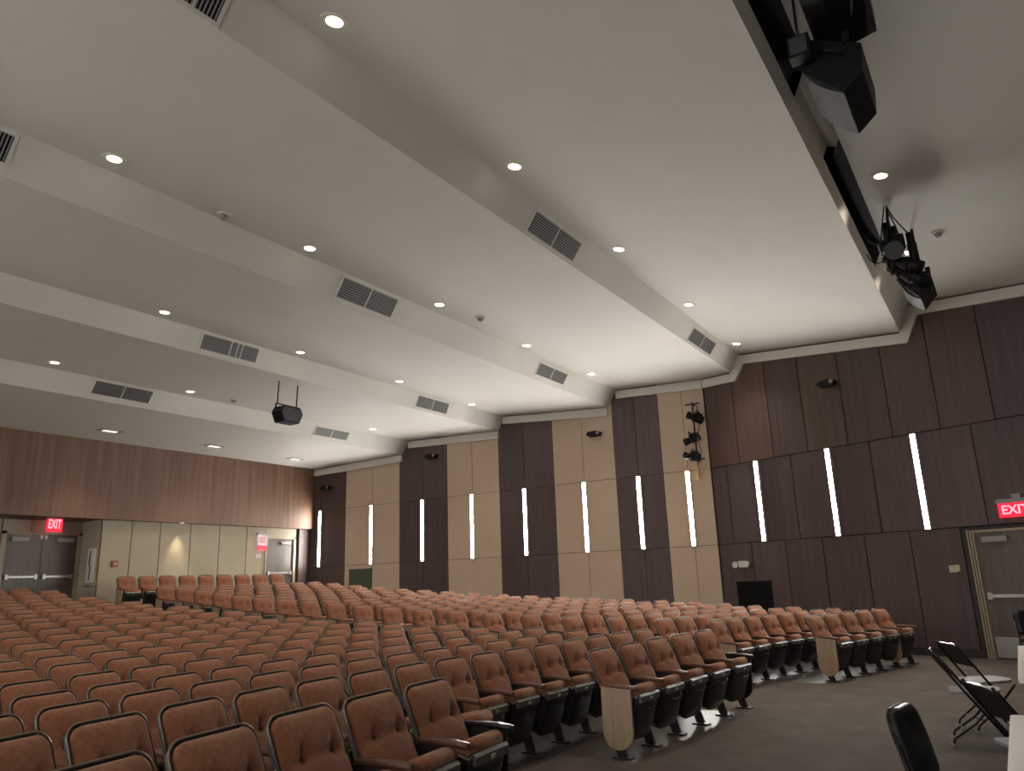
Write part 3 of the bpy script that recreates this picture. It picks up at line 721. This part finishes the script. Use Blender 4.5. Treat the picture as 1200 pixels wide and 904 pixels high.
# ------------------------------------------------------------------ auditorium seats
TB=Vector((0,-.05,.355)); TT=Vector((0,.185,.885)); TL_=(TT-TB).length; lean=math.atan2(TT.y-TB.y,TT.z-TB.z)
MB_=Matrix.Translation(TB)@Matrix.Rotation(-lean,4,'X')     # back frame: x, z up along back, -y front
SW=.476
def back_shell(m,mi=0,w=SW,seg=(10,8)):
    m.pad(w,TL_,.018,.075,.03,nu=seg[0],nv=seg[1],mi=mi,M=MB_,back=.014); return m
def back_rim(m,mi=0,w=SW,s=6):
    r=.078; H_=TL_; W=w/2; pts=[(-W,-.012,.12)]
    for i in range(7): a=PI/2*i/6; pts.append((-W+r-r*math.cos(a),-.012,H_-r+r*math.sin(a)))
    for i in range(7): a=PI/2*(1-i/6); pts.append((W-r+r*math.cos(a),-.012,H_-r+r*math.sin(a)))
    pts.append((W,-.012,.12)); m.tube(pts,.0066,mi,s,M=MB_); return m
def back_cushion(m,mi=0,w=SW,nu=20,nv=30):
    m.pad(w-.028,TL_-.03,.048,.068,.03,nu=nu,nv=nv,mi=mi,puff=.026,crease=(.325,.050,.105),M=MB_@Matrix.Translation((0,-.012,.012)),back=0); return m
# folded seat
SP_B=Vector((0,-.17,.125)); SP_T=Vector((0,-.285,.515)); sl=(SP_T-SP_B).length; sa=math.atan2(SP_T.y-SP_B.y,SP_T.z-SP_B.z)
MS=Matrix.Translation(SP_B)@Matrix.Rotation(-sa,4,'X')
def seat_pan(m,mi=0,MM=MS,w=SW):
    m.pad(w-.045,sl,.028,.035,.10,nu=10,nv=10,mi=mi,puff=.022,M=MM,back=.075); return m
def seat_cush(m,mi=0,MM=MS,w=SW):
    Mc=MM@Matrix.Translation((0,.012,.03))
    # profile in (y,z): thick cushion behind the pan, rounded front edge at the top
    pr=[(0,0),(0,sl-.01),(.012,sl+.012),(.045,sl+.026),(.085,sl+.014),(.105,sl-.02),(.11,sl*.55),(.085,.02)]
    hw=(w-.075)/2
    m.prism(pr,-hw+.012,hw-.012,'x',mi,M=Mc,smooth=True)
    pr2=[(a*.92+.004,b_*.97+.005) for a,b_ in pr]; hw-=0
    m.prism(pr2,-hw,-hw+.012,'x',mi,M=Mc,smooth=True); m.prism(pr2,hw-.012,hw,'x',mi,M=Mc,smooth=True); return m
def seat_label(m,mi=0,MM=MS,w=SW):
    Mc=MM@Matrix.Translation((0,-.034,sl-.052)); m.prism([(0,0),(-.012,0),(-.004,.05),(.02,.062),(.02,.0)],-w/2+.05,w/2-.05,'x',mi,M=Mc); return m
def seat_tag(m,mi=0,MM=MS):
    Mc=MM@Matrix.Translation((0,-.05,sl-.038)); m.box(-.02,.02,0,.02,0,.022,mi,M=Mc); return m
def seat_handle(m,mi=0,MM=MS):
    Mc=MM@Matrix.Translation((0,-.047,sl-.11)); pts=[(-.12,.0,.02),(-.10,-.012,.004),(-.05,-.016,-.006),(.05,-.016,-.006),(.10,-.012,.004),(.12,0,.02)]; m.tube(pts,.008,mi,6,M=Mc); return m
def standard(m,x,mi=0):
    poly=[(.03,.585),(-.14,.585),(-.15,.50),(-.09,.30),(-.185,.02),(-.10,.02),(-.01,.30),(.03,.42)]
    m.prism(poly,x-.017,x+.017,'x',mi); m.box(x-.04,x+.04,-.235,-.06,0.0,.016,mi); return m
def armrest(m,x,mi=0):
    sec=[(.05,.60,.012),(-.045,.602,.014),(-.085,.604,.027),(-.20,.600,.027),(-.28,.592,.024),(-.315,.585,.017)]
    n=len(m.v)
    for y,z,w in sec:
        for dx,dz in ((-w,-.012),(-w*.8,.012),(w*.8,.012),(w,-.012),(w*.5,-.024),(-w*.5,-.024)): m.v.append((x+dx,y,z+dz))
    for i in range(len(sec)-1):
        for j in range(6): a=n+i*6+j; c=n+i*6+(j+1)%6; m.f.append((a,c,c+6,a+6)); m.mi.append(mi); m.sm.append(True)
    m.f.append(tuple(n+j for j in range(6))); m.f.append(tuple(n+(len(sec)-1)*6+j for j in range(6))); m.mi+=[mi,mi]; m.sm+=[False,False]; return m
def end_panel(m,x,side,mi=0,z0=.07,z1=.59,yc=-.115,w=.29):
    r=w/2; poly=[(yc-r,z1),(yc+r,z1)]+[(yc+r*math.cos(a),z0+r*1.0+r*math.sin(a)) for a in [-PI*i/14 for i in range(15)]]
    a,b_=(x-.03,x-.008) if side<0 else (x+.008,x+.03); m.prism(poly,a,b_,'x',mi); return m
HW=.262
MESH={}
def mk(key,fn,mats,*a,**k):
    m=MB(); fn(m,*a,**k); o=m.build(key,mats); MESH[key]=o.data; bpy.data.objects.remove(o); return MESH[key]
mk('back_shell',back_shell,'shell'); mk('back_rim',back_rim,'rim'); mk('back_cushion',back_cushion,'fabric'); mk('seat_pan',seat_pan,'pan')
mk('seat_cushion',seat_cush,'fabric'); mk('label_strip',seat_label,'panl'); mk('number_tag',seat_tag,'tag'); mk('pan_handle',seat_handle,'black')
MESH['standard_l']=mk('leg',standard,'post',-HW); mk('leg_r',standard,'post',HW); mk('armrest',armrest,'arm',-HW); mk('armrest_r',armrest,'arm',HW); mk('armrest_rb',armrest,'armb',HW)
mk('end_panel',end_panel,'endw',-HW+.012,-1); mk('end_frame',end_panel,'armb',HW-.012,1,z0=.10,z1=.58,w=.30)
# seat-down variant transform: pan hinged down
MD=Matrix.Translation((0,-.03,.43))@Matrix.Rotation(math.radians(82),4,'X')
MSD=Matrix.Translation((0,-.05,.36))@Matrix.Rotation(math.radians(80),4,'X')
mk('seat_pan_down',seat_pan,'pan',MM=MSD@Matrix.Scale(1.0,4)); mk('seat_cushion_down',seat_cush,'fabric',MM=MSD)
# button meshes
def buttons(m,sx_,mi=0): 
    c=MB_@Vector((sx_*.105,-.040,.337)); m.cyl(c+Vector((0,-.004,0)),c+Vector((0,.006,.002)),.007,seg=8,mi=mi); return m
mk('button_l',buttons,'arm',-1); mk('button_r',buttons,'arm',1)
# distant seat: one mesh
def far_mesh(key,left_end=False,right_arm=False,w=SW):
    m=MB(); back_shell(m,1,w,(6,6)); back_rim(m,2,w,4); back_cushion(m,0,w,12,14); seat_pan(m,3,w=w); seat_cush(m,0,w=w); seat_label(m,4,w=w); seat_tag(m,5)
    standard(m,-HW,6); armrest(m,-HW,7)
    if left_end: end_panel(m,-HW+.012,-1,8)
    if right_arm: standard(m,HW,6); armrest(m,HW,7)
    o=m.build(key,['fabric','shell','rim','pan','panl','tag','post','arm','endw']); MESH[key]=o.data; bpy.data.objects.remove(o)
far_mesh('far'); far_mesh('far_l',True,False); far_mesh('far_r',False,True)
def part(name,key,parent):
    o=bpy.data.objects.new(name,MESH[key]); COL.objects.link(o); o.parent=parent; return o
def near_seat(left_end,right_end,down=False,grey=False):
    t=bpy.data.objects.new('auditorium_seat',None); t.empty_display_size=.1; COL.objects.link(t)
    sh=part('back_shell','back_shell',t); part('rim','back_rim',sh)
    bc=part('back_cushion','back_cushion',t); part('button','button_l',bc); part('button','button_r',bc)
    if down: sp=part('seat_pan','seat_pan_down',t); part('seat_cushion','seat_cushion_down',t)
    else:
        sp=part('seat_pan','seat_pan',t); part('seat_cushion','seat_cushion',t); part('label_strip','label_strip',sp); part('number_tag','number_tag',sp); part('handle','pan_handle',sp)
    part('leg','leg',t); part('armrest','armrest',t)
    if left_end: part('end_panel','end_panel',t)
    if right_end:
        if right_end=='black': part('end_frame','end_frame',t)
        part('leg','leg_r',t); part('armrest','armrest_rb' if right_end=='black' else 'armrest_r',t)
    return t
PROT={}
def put_seat(rho,theta,h,label,group,left_end=False,right_end=False,down=False,far=False,wide=1):
    r=rho-.185; x=C0.x+r*math.sin(theta); y=C0.y+r*math.cos(theta)
    if far:
        o=bpy.data.objects.new('auditorium_seat',MESH['far_l' if left_end else ('far_r' if right_end else 'far')]); COL.objects.link(o)
    else:
        key=(left_end,right_end,down)
        if key not in PROT: o=near_seat(*key); PROT[key]=o
        else: o=copy_tree(PROT[key])
    o.location=(x,y,prof(rho,x,y)); o.rotation_euler=(0,0,-theta)
    if wide!=1: o.scale=(wide,1,1)
    tag(o,label,'seat',group); return o
def th_of(x,rho): return math.asin((x-C0.x)/rho)
RIGHT_END=[14.35,14.99,15.26,15.43,15.78,16.08,16.20,16.20,16.18,16.15,16.08,16.00,15.90,15.85,15.85,15.81,15.70,15.58,15.50,15.52,15.15]
CENT_END=[9.2,9.6,9.5,9.46,9.45,9.44,9.42,9.40,9.38,9.38,9.38,9.38,9.36,9.36,9.36,9.36,9.36,9.36,9.36,9.36]
PITCH=.525
cnt=0
for i in range(21):
    rho=RHO[i]; h=ROWH[i]; far=i>=9
    # ---- block right of the aisle
    if i==0: c0,c1,n=12.56,14.62,5
    else:
        c0=11.2+.26 if i<20 else 10.84+.26; c1=RIGHT_END[i]; n=int(round((th_of(c1,rho)-th_of(c0,rho))*rho/.535))+1
    t0,t1=th_of(c0,rho),th_of(c1,rho)
    for k in range(n):
        th=t0+(t1-t0)*k/max(1,n-1)
        lab=('orange-brown tip-up seat, %s from the aisle in the %s row of the right block'%(ordn[k],ordn[i])) if i<20 else 'orange-brown tip-up seat, %s from the alcove in the last row by the rear wall'%ordn[k]
        put_seat(rho,th,h,lab,'seats of the right block, %s row'%ordn[i],left_end=(k==0 or (i==0 and k==4)),right_end=(k==n-1),far=far,wide=round((t1-t0)*rho/(n-1)/.548,3)); cnt+=1
    # ---- centre block
    rho=RHOC[i]; far=i>=8
    if i==0:
        # five seats right of the gap, then the near group
        for k in range(5):
            th=th_of(6.92+.605*k,rho)
            put_seat(rho,th,h,'orange-brown tip-up seat in the front group of five, %s from its wooden end panel'%ordn[k],'front row group of five seats',left_end=(k==0),right_end=('black' if k==4 else False),wide=1.09)
            cnt+=1
        tR=th_of(4.15,rho); step=.605/rho
        for k in range(5):
            th=tR-step*k
            put_seat(rho,th,h,'orange-brown tip-up seat of the nearest row at the bottom, %s from its armrest end'%ordn[k],'nearest row at the bottom of the photo',right_end=('black' if k==0 else False),wide=1.09); cnt+=1
        continue
    tE=th_of(9.48 if i%2 else 9.23,rho); step=.548/rho
    k=0
    while True:
        th=tE-step*k; r=rho-.185; x=C0.x+r*math.sin(th); y=C0.y+r*math.cos(th)
        # stop a little outside the left edge of the view
        if y>19.6 and x>6: k+=1; continue
        lim=at_y(-25,760 if i<6 else 705,y).x if y>1 else 0
        if x<lim-.1 or x<1.0: break
        put_seat(rho,th,h,'orange-brown tip-up seat, %s from the aisle in the %s row of the centre block'%(ordn[k],ordn[i]),'seats of the centre block, %s row'%ordn[i],right_end=(k==0),down=(i==1 and k==8),far=far); cnt+=1
        k+=1
print('SEATS',cnt)

# ------------------------------------------------------------------ right foreground furniture
def folding_chair():
    t=thing('folding_chair','x','chair')
    for s_ in (-1,1):
        x=s_*.215
        m=MB(); m.tube([(x*.93,.30,.815),(x,.285,.775),(x,.05,.44),(x,-.26,.012)],.0115,seg=8); m.build('back_post','black',t)
        m=MB(); m.tube([(x*.88,-.19,.43),(x*.88,.02,.20),(x*.88,.20,.07),(x*.88,.22,.012)],.0105,seg=8); m.build('rear_leg','black',t)
    for q in (.135,-.20):
        m=MB(); m.tube([(-.19,q,.115),(.19,q,.115)],.008); m.build('cross_bar','blackm',t)
    for s_ in (-1,1):
        m=MB(); m.cyl((s_*.19,.22,0),(s_*.19,.22,.03),.014); m.cyl((s_*.215,-.262,0),(s_*.215,-.258,.03),.015); m.build('foot_cap','grey',t)
    m=MB(); Mb=Matrix.Translation((0,.150,.595))@Matrix.Rotation(math.radians(-35),4,'X'); m.pad(.42,.24,.012,.05,.05,nu=10,nv=8,M=Mb,back=.006); bb=m.build('back_panel','black',t)
    m=MB(); m.tube([Mb@Vector(q) for q in ((-.19,-.004,.235),(-.12,-.004,.25),(.12,-.004,.25),(.19,-.004,.235))],.010); m.build('back_rim','chrome',bb)
    m=MB(); Ms=Matrix.Translation((0,.19,.445))@Matrix.Rotation(math.radians(88),4,'X'); m.pad(.40,.40,.018,.12,.05,nu=12,nv=10,M=Ms,back=.012,puff=.006); m.build('seat','seatg',t)
    return t
fc=folding_chair()
p=at_z(1135,812,.45)
fc.location=(8.40,.52,0); fc.rotation_euler=(0,0,math.radians(4)); fc['label']='black folding chair with grey seat, nearer of two side by side near the walnut wall'; fc['group']='folding chairs'
f2=copy_tree(fc); f2.location=(9.15,.46,0); f2.rotation_euler=(0,0,math.radians(28)); f2['label']='black folding chair with grey seat, the farther of two side by side'
f3=copy_tree(fc); f3.location=(6.05,.07,0); f3.rotation_euler=(0,0,math.radians(26)); f3['label']='black folding chair partly hidden behind the light table at the right edge'
def padded_chair(label,loc_,rz):
    t=thing('stacking_chair',label,'chair',loc_,rz,'black padded stacking chairs')
    Mb=Matrix.Translation((0,.20,.53))@Matrix.Rotation(math.radians(-14),4,'X')
    m=MB(); m.pad(.38,.35,.038,.09,.05,nu=12,nv=12,M=Mb,back=.012,puff=.02); m.build('back_cushion','vinylb',t)
    m=MB(); m.pad(.39,.36,.004,.095,.055,nu=10,nv=10,M=Mb@Matrix.Translation((0,.012,-.005)),back=.012); m.build('back_shell','black',t)
    Ms=Matrix.Translation((0,.20,.43))@Matrix.Rotation(math.radians(90),4,'X'); m=MB(); m.pad(.43,.42,.01,.06,.05,nu=10,nv=8,M=Ms,back=.05); m.build('seat_cushion','vinylb',t)
    for s_ in (-1,1):
        x=s_*.19; m=MB(); m.tube([(x,.26,.72),(x,.205,.50),(x,.22,.40),(x,.27,.01)],.0125); m.build('leg','blackm',t)
        m=MB(); m.tube([(x,.20,.40),(x,-.19,.40),(x,-.22,.36),(x,-.23,.01)],.0125); m.build('leg','blackm',t)
    return t
padded_chair('black padded stacking chair in the right foreground, its back rising from the bottom edge',(4.47,.335,0),math.radians(-8))
padded_chair('black padded chair cut by the right edge in front of the exit door',(13.8,-.12,0),math.radians(-62))
def fold_table(label,x0,x1,y0,y1,z=.75):
    t=thing('folding_table',label,'table',((x0+x1)/2,(y0+y1)/2,0),group='light grey folding tables')
    hx,hy=(x1-x0)/2,(y1-y0)/2; r=.03
    pl=[]
    for cx_,cy_,a0 in ((hx-r,hy-r,0),(-hx+r,hy-r,90),(-hx+r,-hy+r,180),(hx-r,-hy+r,270)):
        for k in range(5): a=math.radians(a0+90*k/4); pl.append((cx_+r*math.cos(a),cy_+r*math.sin(a)))
    m=MB(); m.prism(pl,z-.028,z,'z'); m.build('tabletop','tablet',t)
    m=MB(); m.box(-hx+.06,hx-.06,-hy+.05,-hy+.08,z-.07,z-.028); m.box(-hx+.06,hx-.06,hy-.08,hy-.05,z-.07,z-.028); m.build('apron','blackm',t)
    for sx_ in (-1,1):
        for sy_ in (-1,1):
            m=MB(); m.tube([(sx_*(hx-.2),sy_*(hy-.1),z-.03),(sx_*(hx-.16),sy_*(hy-.07),0)],.014); m.build('leg','blackm',t)
    return t
fold_table('light speckled table top at the bottom right corner',3.36,5.19,-.60,.165)
fold_table('light table farther along the right edge, behind the corner table',6.75,9.45,-.65,.128)

# ------------------------------------------------------------------ world and view
w=bpy.data.worlds.new('world'); scn.world=w; w.use_nodes=True
w.node_tree.nodes['Background'].inputs['Color'].default_value=(.75,.78,.85,1); w.node_tree.nodes['Background'].inputs['Strength'].default_value=.03
scn.view_settings.view_transform='Standard'; scn.view_settings.look='None'; scn.view_settings.exposure=3.0; scn.view_settings.gamma=1
scn.view_settings.use_curve_mapping=False
